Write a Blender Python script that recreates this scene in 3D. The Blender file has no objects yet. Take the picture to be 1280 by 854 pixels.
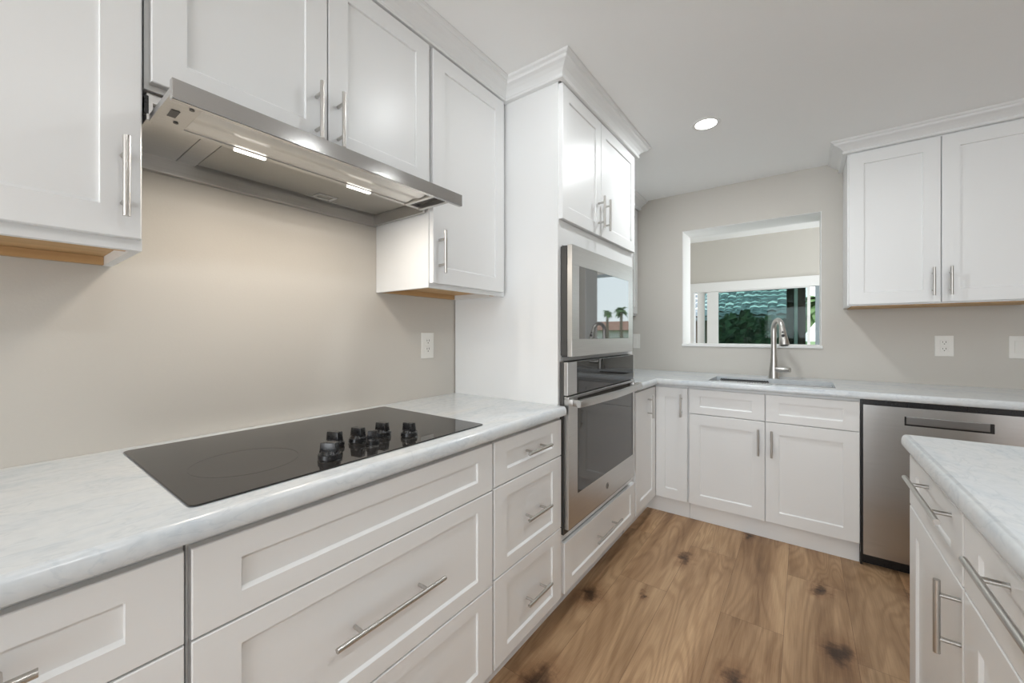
import bpy, bmesh, math, random
from mathutils import Vector, Matrix
random.seed(7)
S = bpy.context.scene
COL = S.collection
PI = math.pi

# ------------------------------------------------------------------ camera
F_PX, YAW, CX, CH = 492.0, 36.495, 1.445, 1.225
cam = bpy.data.cameras.new('camera'); cam_o = bpy.data.objects.new('camera', cam); COL.objects.link(cam_o)
cam.sensor_width = 36.0; cam.sensor_fit = 'HORIZONTAL'
cam.lens = 36.0*F_PX/1280.0
cam.shift_y = -9.0/1280.0
cam.clip_start = 0.02; cam.clip_end = 300
cam_o.location = (CX, 0, CH); cam_o.rotation_euler = (PI/2, 0, math.radians(YAW))
S.camera = cam_o

# ------------------------------------------------------------------ colour management, world
S.view_settings.view_transform = 'Standard'
S.view_settings.look = 'None'
S.view_settings.exposure = 0.0
S.view_settings.gamma = 1.0
S.view_settings.use_curve_mapping = False
S.cycles.use_denoising = True
S.cycles.max_bounces = 12; S.cycles.diffuse_bounces = 6; S.cycles.glossy_bounces = 5
S.cycles.transmission_bounces = 8; S.cycles.transparent_max_bounces = 12
S.cycles.caustics_reflective = False; S.cycles.caustics_refractive = False
S.cycles.sample_clamp_indirect = 6.0

SKY_STRENGTH = 2.35
CAN_POWER = 9.0
W = bpy.data.worlds.new('sky_world'); S.world = W; W.use_nodes = True
nt = W.node_tree; nt.nodes.clear()
wo = nt.nodes.new('ShaderNodeOutputWorld'); bg = nt.nodes.new('ShaderNodeBackground')
tc = nt.nodes.new('ShaderNodeTexCoord'); sx = nt.nodes.new('ShaderNodeSeparateXYZ'); rp = nt.nodes.new('ShaderNodeValToRGB')
rp.color_ramp.elements[0].position = 0.0; rp.color_ramp.elements[0].color = (0.93, 0.96, 1.0, 1)
rp.color_ramp.elements[1].position = 0.8; rp.color_ramp.elements[1].color = (0.70, 0.83, 1.0, 1)
nt.links.new(tc.outputs['Generated'], sx.inputs[0]); nt.links.new(sx.outputs['Z'], rp.inputs[0])
nt.links.new(rp.outputs[0], bg.inputs[0]); bg.inputs[1].default_value = SKY_STRENGTH
nt.links.new(bg.outputs[0], wo.inputs[0])

# added fill lamps, unseen: one behind the camera, one beside the sun room
def area(name, loc, rot, sx_, sy_, power, color=(1, 1, 1)):
    l = bpy.data.lights.new(name, 'AREA'); l.shape = 'RECTANGLE'; l.size = sx_; l.size_y = sy_; l.energy = power; l.color = color
    o = bpy.data.objects.new(name, l); COL.objects.link(o); o.location = loc; o.rotation_euler = rot
    return o
area('fill_aisle', (1.25, -3.27, 1.25), (PI/2, 0, 0), 1.7, 1.9, 55, (0.92, 0.965, 1.0))  # added to brighten the sink doors and toe kick
area('fill_sunroom', (4.70, 5.3, 1.3), (PI/2, 0, PI/2), 2.6, 2.2, 90, (0.96, 0.98, 1.0))  # added to brighten the sun room's far wall and ceiling

# ------------------------------------------------------------------ materials
def newmat(name):
    m = bpy.data.materials.new(name); m.use_nodes = True
    n = m.node_tree.nodes; b = n['Principled BSDF']
    return m, m.node_tree, b
def simple(name, col, rough=0.5, metal=0.0, spec=0.5, bump=0.0, bscale=200, coat=0.0):
    m, t, b = newmat(name)
    b.inputs['Base Color'].default_value = (*col, 1); b.inputs['Roughness'].default_value = rough
    b.inputs['Metallic'].default_value = metal; b.inputs['Specular IOR Level'].default_value = spec
    if coat: b.inputs['Coat Weight'].default_value = coat; b.inputs['Coat Roughness'].default_value = 0.08
    tcn = t.nodes.new('ShaderNodeTexCoord'); no = t.nodes.new('ShaderNodeTexNoise')
    no.inputs['Scale'].default_value = bscale; no.inputs['Detail'].default_value = 3
    t.links.new(tcn.outputs['Object'], no.inputs['Vector'])
    if bump:
        bp = t.nodes.new('ShaderNodeBump'); bp.inputs['Strength'].default_value = bump; bp.inputs['Distance'].default_value = 0.002
        t.links.new(no.outputs[0], bp.inputs['Height']); t.links.new(bp.outputs[0], b.inputs['Normal'])
    else:
        mr = t.nodes.new('ShaderNodeMapRange'); mr.inputs['To Min'].default_value = max(0.0, rough-0.03); mr.inputs['To Max'].default_value = rough+0.03
        t.links.new(no.outputs[0], mr.inputs[0]); t.links.new(mr.outputs[0], b.inputs['Roughness'])
    return m
def brushed(name, col, rough, axis, strength=0.06):
    """stainless steel with fine brush lines along one axis (0 x, 1 y, 2 z)"""
    m, t, b = newmat(name)
    b.inputs['Metallic'].default_value = 1.0; b.inputs['Roughness'].default_value = rough
    tcn = t.nodes.new('ShaderNodeTexCoord'); mp = t.nodes.new('ShaderNodeMapping'); no = t.nodes.new('ShaderNodeTexNoise')
    sc = [900, 900, 900]; sc[axis] = 6
    mp.inputs['Scale'].default_value = sc; no.inputs['Scale'].default_value = 1.0; no.inputs['Detail'].default_value = 2
    t.links.new(tcn.outputs['Object'], mp.inputs[0]); t.links.new(mp.outputs[0], no.inputs[0])
    rp = t.nodes.new('ShaderNodeValToRGB')
    rp.color_ramp.elements[0].position = 0.3; rp.color_ramp.elements[0].color = (*[c*(1-strength) for c in col], 1)
    rp.color_ramp.elements[1].position = 0.7; rp.color_ramp.elements[1].color = (*[min(1, c*(1+strength)) for c in col], 1)
    t.links.new(no.outputs[0], rp.inputs[0]); t.links.new(rp.outputs[0], b.inputs['Base Color'])
    return m
M = {}
M['paint'] = simple('cabinet_paint_white', (0.80, 0.81, 0.81), 0.33, spec=0.45, bscale=60)
M['wall'] = simple('wall_paint_greige', (0.60, 0.575, 0.53), 0.6, spec=0.3, bump=0.10, bscale=160)
M['ceil'] = simple('ceiling_paint', (0.92, 0.928, 0.925), 0.75, spec=0.2, bump=0.06, bscale=220)
M['trim'] = simple('trim_paint_white', (0.83, 0.83, 0.82), 0.45, spec=0.4)
M['steel'] = brushed('stainless_steel_level', (0.60, 0.59, 0.575), 0.34, 1)
M['steelx'] = brushed('stainless_steel_wide', (0.56, 0.555, 0.545), 0.26, 0)
M['nickel'] = brushed('brushed_nickel', (0.56, 0.545, 0.52), 0.30, 2)
M['visor'] = brushed('satin_steel_visor', (0.52, 0.515, 0.505), 0.12, 1, 0.02)
M['nickeldark'] = brushed('dark_brushed_steel', (0.27, 0.265, 0.26), 0.35, 0)
M['chrome'] = simple('polished_steel', (0.72, 0.72, 0.71), 0.12, metal=1.0)
M['blackglass'] = simple('black_glass', (0.022, 0.021, 0.020), 0.012, spec=0.6)
M['ovenglass'] = simple('oven_window_glass', (0.045, 0.042, 0.038), 0.045, spec=0.75)
M['mwglass'] = simple('mirror_dark_glass', (0.03, 0.03, 0.032), 0.02, spec=0.5)
M['mwglass'].node_tree.nodes['Principled BSDF'].inputs['IOR'].default_value = 3.9
M['blackplastic'] = simple('black_plastic', (0.012, 0.012, 0.013), 0.28, spec=0.5)
M['darkgrey'] = simple('dark_grey_metal', (0.06, 0.058, 0.055), 0.4, spec=0.5)
M['plate'] = simple('outlet_plastic_white', (0.82, 0.81, 0.77), 0.35, spec=0.5)
M['slot'] = simple('outlet_slot_dark', (0.05, 0.048, 0.045), 0.6)
M['filter'] = simple('filter_mesh_metal', (0.50, 0.49, 0.46), 0.38, metal=0.9, bump=0.6, bscale=700)
M['burner'] = simple('burner_print_grey', (0.034, 0.033, 0.032), 0.06)
M['sinksteel'] = simple('sink_satin_steel', (0.62, 0.62, 0.62), 0.32, metal=0.7)
M['kick'] = simple('toe_kick_paint', (0.83, 0.845, 0.85), 0.4, spec=0.4)
def emit(name, col, st):
    m, t, b = newmat(name)
    b.inputs['Base Color'].default_value = (*col, 1)
    b.inputs['Emission Color'].default_value = (*col, 1); b.inputs['Emission Strength'].default_value = st
    return m
M['led'] = emit('led_strip_lens', (1.0, 0.95, 0.87), 7.0)
M['can'] = emit('can_light_lens', (1.0, 0.97, 0.92), 12.0)

def mat_birch():
    m, t, b = newmat('raw_birch_plywood')
    tcn = t.nodes.new('ShaderNodeTexCoord'); mp = t.nodes.new('ShaderNodeMapping'); mp.inputs['Scale'].default_value = (40, 3, 40)
    no = t.nodes.new('ShaderNodeTexNoise'); no.inputs['Scale'].default_value = 1.5; no.inputs['Detail'].default_value = 5
    rp = t.nodes.new('ShaderNodeValToRGB')
    rp.color_ramp.elements[0].color = (0.42, 0.24, 0.10, 1); rp.color_ramp.elements[1].color = (0.66, 0.43, 0.21, 1)
    t.links.new(tcn.outputs['Object'], mp.inputs[0]); t.links.new(mp.outputs[0], no.inputs[0]); t.links.new(no.outputs[0], rp.inputs[0])
    t.links.new(rp.outputs[0], b.inputs['Base Color']); b.inputs['Roughness'].default_value = 0.55
    return m
M['birch'] = mat_birch()

def mat_marble(name, along):
    m, t, b = newmat(name)
    N = t.nodes.new; L = t.links.new
    tcn = N('ShaderNodeTexCoord'); mp = N('ShaderNodeMapping')
    sc = [6.5, 6.5, 6.5]; sc[along] = 2.6
    mp.inputs['Scale'].default_value = sc; mp.inputs['Rotation'].default_value = (0, 0, 0.35)
    L(tcn.outputs['Object'], mp.inputs[0])
    n1 = N('ShaderNodeTexNoise'); n1.inputs['Scale'].default_value = 1.1; n1.inputs['Detail'].default_value = 9; n1.inputs['Roughness'].default_value = 0.62; n1.inputs['Distortion'].default_value = 1.2
    L(mp.outputs[0], n1.inputs[0])
    r1 = N('ShaderNodeValToRGB'); e = r1.color_ramp.elements
    e[0].position = 0.30; e[0].color = (0.54, 0.595, 0.645, 1)
    e[1].position = 0.62; e[1].color = (0.69, 0.715, 0.725, 1)
    k = e.new(0.43); k.color = (0.645, 0.685, 0.715, 1)
    k = e.new(0.75); k.color = (0.68, 0.69, 0.655, 1)
    L(n1.outputs[0], r1.inputs[0])
    # thin darker veins
    n2 = N('ShaderNodeTexNoise'); n2.inputs['Scale'].default_value = 3.9; n2.inputs['Detail'].default_value = 6; n2.inputs['Distortion'].default_value = 0.9
    L(mp.outputs[0], n2.inputs[0])
    a1 = N('ShaderNodeMath'); a1.operation = 'SUBTRACT'; a1.inputs[1].default_value = 0.5; L(n2.outputs[0], a1.inputs[0])
    a2 = N('ShaderNodeMath'); a2.operation = 'ABSOLUTE'; L(a1.outputs[0], a2.inputs[0])
    r2 = N('ShaderNodeValToRGB'); r2.color_ramp.elements[0].color = (0.90, 0.915, 0.93, 1); r2.color_ramp.elements[1].color = (1, 1, 1, 1); r2.color_ramp.elements[1].position = 0.035
    L(a2.outputs[0], r2.inputs[0])
    # fine grey speckle
    n3 = N('ShaderNodeTexNoise'); n3.inputs['Scale'].default_value = 60; n3.inputs['Detail'].default_value = 4; L(tcn.outputs['Object'], n3.inputs[0])
    r3 = N('ShaderNodeValToRGB'); r3.color_ramp.elements[0].position = 0.35; r3.color_ramp.elements[0].color = (0.95, 0.955, 0.96, 1); r3.color_ramp.elements[1].position = 0.6; r3.color_ramp.elements[1].color = (1, 1, 1, 1)
    L(n3.outputs[0], r3.inputs[0])
    m1 = N('ShaderNodeMix'); m1.data_type = 'RGBA'; m1.blend_type = 'MULTIPLY'; m1.inputs[0].default_value = 1
    L(r1.outputs[0], m1.inputs[6]); L(r2.outputs[0], m1.inputs[7])
    m2 = N('ShaderNodeMix'); m2.data_type = 'RGBA'; m2.blend_type = 'MULTIPLY'; m2.inputs[0].default_value = 1
    L(m1.outputs[2], m2.inputs[6]); L(r3.outputs[0], m2.inputs[7])
    L(m2.outputs[2], b.inputs['Base Color'])
    b.inputs['Roughness'].default_value = 0.20; b.inputs['Specular IOR Level'].default_value = 0.5
    return m
M['marble'] = mat_marble('veined_white_counter_lengthwise', 1)
M['marblex'] = mat_marble('veined_white_counter_crosswise', 0)

def mat_floor():
    m, t, b = newmat('oak_plank_floor')
    N = t.nodes.new; L = t.links.new
    tcn = N('ShaderNodeTexCoord')
    sep = N('ShaderNodeSeparateXYZ'); L(tcn.outputs['Object'], sep.inputs[0])
    # brick texture runs along its own x: swap x and y
    xs = N('ShaderNodeMath'); xs.operation = 'ADD'; xs.inputs[1].default_value = -0.695+0.2285*20; L(sep.outputs['X'], xs.inputs[0])
    ys = N('ShaderNodeMath'); ys.operation = 'ADD'; ys.inputs[1].default_value = 10.55; L(sep.outputs['Y'], ys.inputs[0])
    cmb = N('ShaderNodeCombineXYZ'); L(ys.outputs[0], cmb.inputs[0]); L(xs.outputs[0], cmb.inputs[1])
    br = N('ShaderNodeTexBrick'); br.offset = 0.39; br.offset_frequency = 2; br.squash = 1.0
    br.inputs['Color1'].default_value = (0, 0, 0, 1); br.inputs['Color2'].default_value = (1, 1, 1, 1); br.inputs['Mortar'].default_value = (0.5, 0.5, 0.5, 1)
    br.inputs['Scale'].default_value = 1.0; br.inputs['Mortar Size'].default_value = 0.0008; br.inputs['Mortar Smooth'].default_value = 0.3
    br.inputs['Brick Width'].default_value = 1.30; br.inputs['Row Height'].default_value = 0.2285; br.inputs['Bias'].default_value = 0
    L(cmb.outputs[0], br.inputs['Vector'])
    rnd = N('ShaderNodeSeparateColor'); L(br.outputs['Color'], rnd.inputs[0])
    w = N('ShaderNodeMath'); w.operation = 'MULTIPLY'; w.inputs[1].default_value = 37.0; L(rnd.outputs[0], w.inputs[0])
    # long soft grain
    mp = N('ShaderNodeMapping'); mp.inputs['Scale'].default_value = (4.6, 0.50, 1); L(tcn.outputs['Object'], mp.inputs[0])
    n1 = N('ShaderNodeTexNoise'); n1.noise_dimensions = '4D'; n1.inputs['Scale'].default_value = 1.0; n1.inputs['Detail'].default_value = 5; n1.inputs['Roughness'].default_value = 0.56; n1.inputs['Distortion'].default_value = 1.4
    L(mp.outputs[0], n1.inputs['Vector']); L(w.outputs[0], n1.inputs['W'])
    r1 = N('ShaderNodeValToRGB'); e = r1.color_ramp.elements
    e[0].position = 0.27; e[0].color = (0.140, 0.074, 0.036, 1)
    e[1].position = 0.70; e[1].color = (0.640, 0.430, 0.250, 1)
    k = e.new(0.41); k.color = (0.345, 0.208, 0.110, 1)
    k = e.new(0.54); k.color = (0.500, 0.325, 0.185, 1)
    L(n1.outputs[0], r1.inputs[0])
    # cathedral grain lines: thin darker lines that follow the contours of the soft grain
    ncg = N('ShaderNodeTexNoise'); ncg.noise_dimensions = '4D'; ncg.inputs['Scale'].default_value = 1.0; ncg.inputs['Detail'].default_value = 2; ncg.inputs['Distortion'].default_value = 0.6
    mpw = N('ShaderNodeMapping'); mpw.inputs['Scale'].default_value = (5.5, 0.9, 1); L(tcn.outputs['Object'], mpw.inputs[0])
    L(mpw.outputs[0], ncg.inputs['Vector']); L(w.outputs[0], ncg.inputs['W'])
    c1 = N('ShaderNodeMath'); c1.operation = 'MULTIPLY'; c1.inputs[1].default_value = 105.0; L(ncg.outputs[0], c1.inputs[0])
    c2 = N('ShaderNodeMath'); c2.operation = 'SINE'; L(c1.outputs[0], c2.inputs[0])
    rw = N('ShaderNodeValToRGB'); rw.color_ramp.elements[0].position = 0.0; rw.color_ramp.elements[0].color = (0.86, 0.83, 0.80, 1); rw.color_ramp.elements[1].color = (1.03, 1.03, 1.03, 1); rw.color_ramp.elements[1].position = 0.7
    c3 = N('ShaderNodeMapRange'); c3.inputs['From Min'].default_value = -1; c3.inputs['From Max'].default_value = 1; L(c2.outputs[0], c3.inputs[0]); L(c3.outputs[0], rw.inputs[0])
    # fine pores
    mpf = N('ShaderNodeMapping'); mpf.inputs['Scale'].default_value = (260, 7, 1); L(tcn.outputs['Object'], mpf.inputs[0])
    nf = N('ShaderNodeTexNoise'); nf.inputs['Scale'].default_value = 1; nf.inputs['Detail'].default_value = 3; L(mpf.outputs[0], nf.inputs[0])
    rf = N('ShaderNodeValToRGB'); rf.color_ramp.elements[0].position = 0.3; rf.color_ramp.elements[0].color = (0.86, 0.84, 0.82, 1); rf.color_ramp.elements[1].position = 0.62; rf.color_ramp.elements[1].color = (1.03, 1.03, 1.03, 1)
    L(nf.outputs[0], rf.inputs[0])
    # knots and dark heartwood streaks
    nd = N('ShaderNodeTexNoise'); nd.inputs['Scale'].default_value = 11; nd.inputs['Detail'].default_value = 6; nd.inputs['Roughness'].default_value = 0.7; L(tcn.outputs['Object'], nd.inputs[0])
    dv = N('ShaderNodeVectorMath'); dv.operation = 'SCALE'; dv.inputs['Scale'].default_value = 0.16; L(nd.outputs['Color'], dv.inputs[0])
    av = N('ShaderNodeVectorMath'); av.operation = 'ADD'; L(tcn.outputs['Object'], av.inputs[0]); L(dv.outputs[0], av.inputs[1])
    mk = N('ShaderNodeMapping'); mk.inputs['Scale'].default_value = (3.3, 1.7, 0.0); mk.inputs['Location'].default_value = (0.35, 0.2, 0); L(av.outputs[0], mk.inputs[0])
    vo = N('ShaderNodeTexVoronoi'); vo.inputs['Scale'].default_value = 1.0; vo.inputs['Randomness'].default_value = 0.9; vo.voronoi_dimensions = '2D'; L(mk.outputs[0], vo.inputs['Vector'])
    vr = N('ShaderNodeSeparateColor'); L(vo.outputs['Color'], vr.inputs[0])
    rad = N('ShaderNodeMapRange'); rad.inputs['From Min'].default_value = 0.30; rad.inputs['From Max'].default_value = 1.0; rad.inputs['To Min'].default_value = 0.02; rad.inputs['To Max'].default_value = 0.36; L(vr.outputs[0], rad.inputs[0])
    kk = N('ShaderNodeMath'); kk.operation = 'DIVIDE'; L(vo.outputs['Distance'], kk.inputs[0]); L(rad.outputs[0], kk.inputs[1])
    rk = N('ShaderNodeValToRGB'); e = rk.color_ramp.elements
    e[0].position = 0.10; e[0].color = (0.15, 0.125, 0.115, 1); e[1].position = 1.0; e[1].color = (1, 1, 1, 1)
    k2 = e.new(0.30); k2.color = (0.42, 0.36, 0.33, 1)
    k2 = e.new(0.50); k2.color = (0.80, 0.74, 0.70, 1)
    L(kk.outputs[0], rk.inputs[0])
    # plank to plank tone
    rt = N('ShaderNodeMapRange'); rt.inputs['To Min'].default_value = 0.80; rt.inputs['To Max'].default_value = 1.14; L(rnd.outputs[0], rt.inputs[0])
    def mul(a, bb):
        x = N('ShaderNodeMix'); x.data_type = 'RGBA'; x.blend_type = 'MULTIPLY'; x.inputs[0].default_value = 1
        L(a, x.inputs[6]); L(bb, x.inputs[7]); return x.outputs[2]
    c = mul(r1.outputs[0], rw.outputs[0]); c = mul(c, rf.outputs[0]); c = mul(c, rk.outputs[0]); c = mul(c, rt.outputs[0])
    seam = N('ShaderNodeMix'); seam.data_type = 'RGBA'; L(br.outputs['Fac'], seam.inputs[0]); L(c, seam.inputs[6]); seam.inputs[7].default_value = (0.16, 0.09, 0.048, 1)
    L(seam.outputs[2], b.inputs['Base Color'])
    b.inputs['Roughness'].default_value = 0.42; b.inputs['Specular IOR Level'].default_value = 0.4
    bp = N('ShaderNodeBump'); bp.inputs['Strength'].default_value = 0.15; bp.inputs['Distance'].default_value = 0.001
    iv = N('ShaderNodeMath'); iv.operation = 'SUBTRACT'; iv.inputs[0].default_value = 1.0; L(br.outputs['Fac'], iv.inputs[1])
    L(iv.outputs[0], bp.inputs['Height']); L(bp.outputs[0], b.inputs['Normal'])
    return m
M['floor'] = mat_floor()

def mat_tint(name, col):
    m = bpy.data.materials.new(name); m.use_nodes = True; t = m.node_tree; t.nodes.clear()
    o = t.nodes.new('ShaderNodeOutputMaterial'); tr = t.nodes.new('ShaderNodeBsdfTransparent'); gl = t.nodes.new('ShaderNodeBsdfGlossy'); mx = t.nodes.new('ShaderNodeMixShader'); fr = t.nodes.new('ShaderNodeFresnel')
    tr.inputs[0].default_value = (*col, 1); gl.inputs['Roughness'].default_value = 0.02; fr.inputs[0].default_value = 1.22
    t.links.new(fr.outputs[0], mx.inputs[0]); t.links.new(tr.outputs[0], mx.inputs[1]); t.links.new(gl.outputs[0], mx.inputs[2]); t.links.new(mx.outputs[0], o.inputs[0])
    return m
M['tint'] = mat_tint('green_tinted_glass', (0.64, 0.74, 0.72))
M['clear'] = mat_tint('clear_glass', (0.93, 0.97, 0.96))
def mat_noise(name, c1, c2, scale, rough=0.8, stretch=(1, 1, 1)):
    m, t, b = newmat(name)
    tcn = t.nodes.new('ShaderNodeTexCoord'); mp = t.nodes.new('ShaderNodeMapping'); mp.inputs['Scale'].default_value = stretch
    no = t.nodes.new('ShaderNodeTexNoise'); no.inputs['Scale'].default_value = scale; no.inputs['Detail'].default_value = 4
    rp = t.nodes.new('ShaderNodeValToRGB'); rp.color_ramp.elements[0].position = 0.35; rp.color_ramp.elements[0].color = (*c1, 1); rp.color_ramp.elements[1].position = 0.65; rp.color_ramp.elements[1].color = (*c2, 1)
    t.links.new(tcn.outputs['Object'], mp.inputs[0]); t.links.new(mp.outputs[0], no.inputs[0]); t.links.new(no.outputs[0], rp.inputs[0]); t.links.new(rp.outputs[0], b.inputs['Base Color'])
    b.inputs['Roughness'].default_value = rough
    return m
M['leaf'] = mat_noise('hedge_leaves', (0.02, 0.045, 0.02), (0.10, 0.15, 0.06), 6)
M['palm'] = mat_noise('palm_leaves', (0.10, 0.20, 0.06), (0.25, 0.36, 0.14), 6)
M['trunk'] = mat_noise('palm_trunk_bark', (0.16, 0.12, 0.09), (0.32, 0.25, 0.19), 12, stretch=(1, 1, 6))
M['roof'] = mat_noise('roof_tile_grey', (0.10, 0.12, 0.12), (0.46, 0.49, 0.48), 6.0, stretch=(1.0, 2.2, 3))
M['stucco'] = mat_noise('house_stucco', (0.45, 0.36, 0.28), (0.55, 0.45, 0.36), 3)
M['stucco2'] = mat_noise('dark_brown_stucco', (0.16, 0.12, 0.09), (0.22, 0.17, 0.13), 3)  # plain dark brown wall colour
M['redroof'] = mat_noise('clay_roof_tile', (0.42, 0.20, 0.13), (0.55, 0.30, 0.2), 6)
M['brown'] = mat_noise('dark_brown_wood', (0.035, 0.022, 0.016), (0.07, 0.045, 0.03), 5, stretch=(6, 6, 0.5))
M['grass'] = mat_noise('lawn_grass', (0.10, 0.19, 0.05), (0.22, 0.33, 0.10), 3)
M['bluegrey'] = simple('blue_grey_frame', (0.26, 0.31, 0.33), 0.4)
M['tile'] = simple('pale_bounce_floor', (0.70, 0.70, 0.68), 0.35, bscale=8)  # pale colour chosen for neutral bounce in the sun room
M['patio'] = simple('patio_concrete', (0.5, 0.49, 0.46), 0.8, bump=0.1, bscale=40)

# ------------------------------------------------------------------ object helpers
ORG = {}
def thing(name, label, cat, loc, group=None, kind=None):
    o = bpy.data.objects.new(name, None); COL.objects.link(o); o.location = loc; o.empty_display_size = 0.05
    o['label'] = label; o['category'] = cat
    if group: o['group'] = group
    if kind: o['kind'] = kind
    ORG[o.name] = Vector(loc); return o
def obj(name, bm, mat, parent=None, label=None, smooth=False, origin=None):
    """link a bmesh given in world coordinates as ONE mesh object"""
    if parent is not None: og = ORG[parent.name]
    else: og = Vector(origin if origin else (0, 0, 0))
    bmesh.ops.translate(bm, verts=bm.verts, vec=-og)
    bmesh.ops.recalc_face_normals(bm, faces=bm.faces)
    me = bpy.data.meshes.new(name); bm.to_mesh(me); bm.free()
    for mm in (mat if isinstance(mat, (list, tuple)) else [mat]): me.materials.append(mm)
    if smooth:
        for p in me.polygons: p.use_smooth = True
        try: me.set_sharp_from_angle(angle=math.radians(38))
        except Exception: pass
        for p in me.polygons:
            if abs(p.normal.z) > 0.9995 or p.area > 0.05: p.use_smooth = False      # broad flat faces stay flat
    o = bpy.data.objects.new(name, me); COL.objects.link(o)
    if parent is not None: o.parent = parent
    else: o.location = og
    ORG[o.name] = og
    if label: o['label'] = label
    return o
def struct(name, bm, mat, **k):
    o = obj(name, bm, mat, **k); o['kind'] = 'structure'; return o
def B(): return bmesh.new()
def box(bm, x0, x1, y0, y1, z0, z1, bev=0.0, seg=2, mi=0):
    r = bmesh.ops.create_cube(bm, size=1.0); vs = r['verts']
    for v in vs:
        v.co = Vector((x0+(v.co.x+0.5)*(x1-x0), y0+(v.co.y+0.5)*(y1-y0), z0+(v.co.z+0.5)*(z1-z0)))
    fs = set(f for v in vs for f in v.link_faces)
    for f in fs: f.material_index = mi
    if bev:
        es = list(set(e for v in vs for e in v.link_edges))
        bmesh.ops.bevel(bm, geom=es, offset=bev, segments=seg, affect='EDGES', profile=0.5)
    return bm
def tube(bm, p0, p1, r0, r1=None, seg=20, caps=True):
    p0, p1 = Vector(p0), Vector(p1); d = p1-p0; r1 = r0 if r1 is None else r1
    q = Vector((0, 0, 1)).rotation_difference(d.normalized()).to_matrix().to_4x4()
    bmesh.ops.create_cone(bm, cap_ends=caps, cap_tris=False, segments=seg, radius1=r0, radius2=r1, depth=d.length, matrix=Matrix.Translation((p0+p1)/2) @ q)
    return bm
def sweep(bm, pts, radii, seg=16):
    pts = [Vector(p) for p in pts]; rings = []
    ref = Vector((0.31, 0.87, 0.2)).normalized()
    prev = None
    for i, p in enumerate(pts):
        t = (pts[min(i+1, len(pts)-1)]-pts[max(i-1, 0)]).normalized()
        a = (ref - t*ref.dot(t)).normalized() if prev is None else (prev - t*prev.dot(t)).normalized()
        prev = a; b2 = t.cross(a)
        rings.append([bm.verts.new(p+(a*math.cos(2*PI*k/seg)+b2*math.sin(2*PI*k/seg))*radii[i]) for k in range(seg)])
    for i in range(len(rings)-1):
        for k in range(seg):
            bm.faces.new((rings[i][k], rings[i][(k+1) % seg], rings[i+1][(k+1) % seg], rings[i+1][k]))
    bm.faces.new(rings[0][::-1]); bm.faces.new(rings[-1])
    return bm
def prism(bm, poly, z0, z1):
    lo = [bm.verts.new((x, y, z0)) for x, y in poly]; hi = [bm.verts.new((x, y, z1)) for x, y in poly]
    n = len(poly)
    for i in range(n): bm.faces.new((lo[i], lo[(i+1) % n], hi[(i+1) % n], hi[i]))
    bm.faces.new(lo[::-1]); bm.faces.new(hi)
    return bm
def loft_profile(bm, prof, path):
    """prof: list of (out, z); path: list of (x, y, nx, ny) with mitred outward offset"""
    rings = [[bm.verts.new((x+nx*o, y+ny*o, z)) for o, z in prof] for x, y, nx, ny in path]
    n = len(prof)
    for i in range(len(rings)-1):
        for k in range(n):
            bm.faces.new((rings[i][k], rings[i][(k+1) % n], rings[i+1][(k+1) % n], rings[i+1][k]))
    bm.faces.new(rings[0]); bm.faces.new(rings[-1][::-1])
    return bm

# face frames: 'L' faces +x (u = y), 'B' faces -y (u = x), 'I' faces -x (u = y)
def place(face, pos, u, z, n):
    if face == 'L': return Vector((pos+n, u, z))
    if face == 'B': return Vector((u, pos-n, z))
    return Vector((pos-n, u, z))
def shaker(bm, face, pos, u0, u1, z0, z1, rail=0.060, railz=None, th=0.019, rec=0.0068):
    """one framed front with a recessed centre panel, sloped inner edge and eased outer edge; pos is its front plane"""
    rz = rail if railz is None else railz
    e = 0.0018; s = 0.0065; q = 0.0012
    loops = [
        [(u0, z0, -th), (u1, z0, -th), (u1, z1, -th), (u0, z1, -th)],
        [(u0, z0, -e), (u1, z0, -e), (u1, z1, -e), (u0, z1, -e)],
        [(u0+e, z0+e, 0), (u1-e, z0+e, 0), (u1-e, z1-e, 0), (u0+e, z1-e, 0)],
        [(u0+rail, z0+rz, 0), (u1-rail, z0+rz, 0), (u1-rail, z1-rz, 0), (u0+rail, z1-rz, 0)],
        [(u0+rail+q, z0+rz+s, -rec), (u1-rail-q, z0+rz+s, -rec), (u1-rail-q, z1-rz-q, -rec), (u0+rail+q, z1-rz-q, -rec)],
    ]
    vs = [[bm.verts.new(place(face, pos, *p)) for p in lp] for lp in loops]
    for i in range(len(vs)-1):
        for k in range(4): bm.faces.new((vs[i][k], vs[i][(k+1) % 4], vs[i+1][(k+1) % 4], vs[i+1][k]))
    bm.faces.new(vs[0][::-1]); bm.faces.new(vs[-1])
    return bm
def bar_pull(face, pos, u, z, length, vertical, parent, stand=0.034, r=0.0058, mat=None):
    bm = B(); h = length/2; q = length*0.30
    if vertical:
        a, b_ = place(face, pos, u, z-h, stand), place(face, pos, u, z+h, stand)
        posts = [(u, z-q), (u, z+q)]
    else:
        a, b_ = place(face, pos, u-h, z, stand), place(face, pos, u+h, z, stand)
        posts = [(u-q, z), (u+q, z)]
    tube(bm, a, b_, r)
    for pu, pz in posts:
        tube(bm, place(face, pos, pu, pz, -0.0005), place(face, pos, pu, pz, stand), 0.0046, seg=14)
    return obj('handle', bm, mat or M['nickel'], parent, smooth=True)
def front(name, face, pos, u0, u1, z0, z1, parent, rail=0.060, railz=None, handle=None):
    o = obj(name, shaker(B(), face, pos, u0, u1, z0, z1, rail, railz), M['paint'], parent)
    if handle: bar_pull(face, pos, handle[0], handle[1], handle[2], handle[3], o)
    return o

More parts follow.
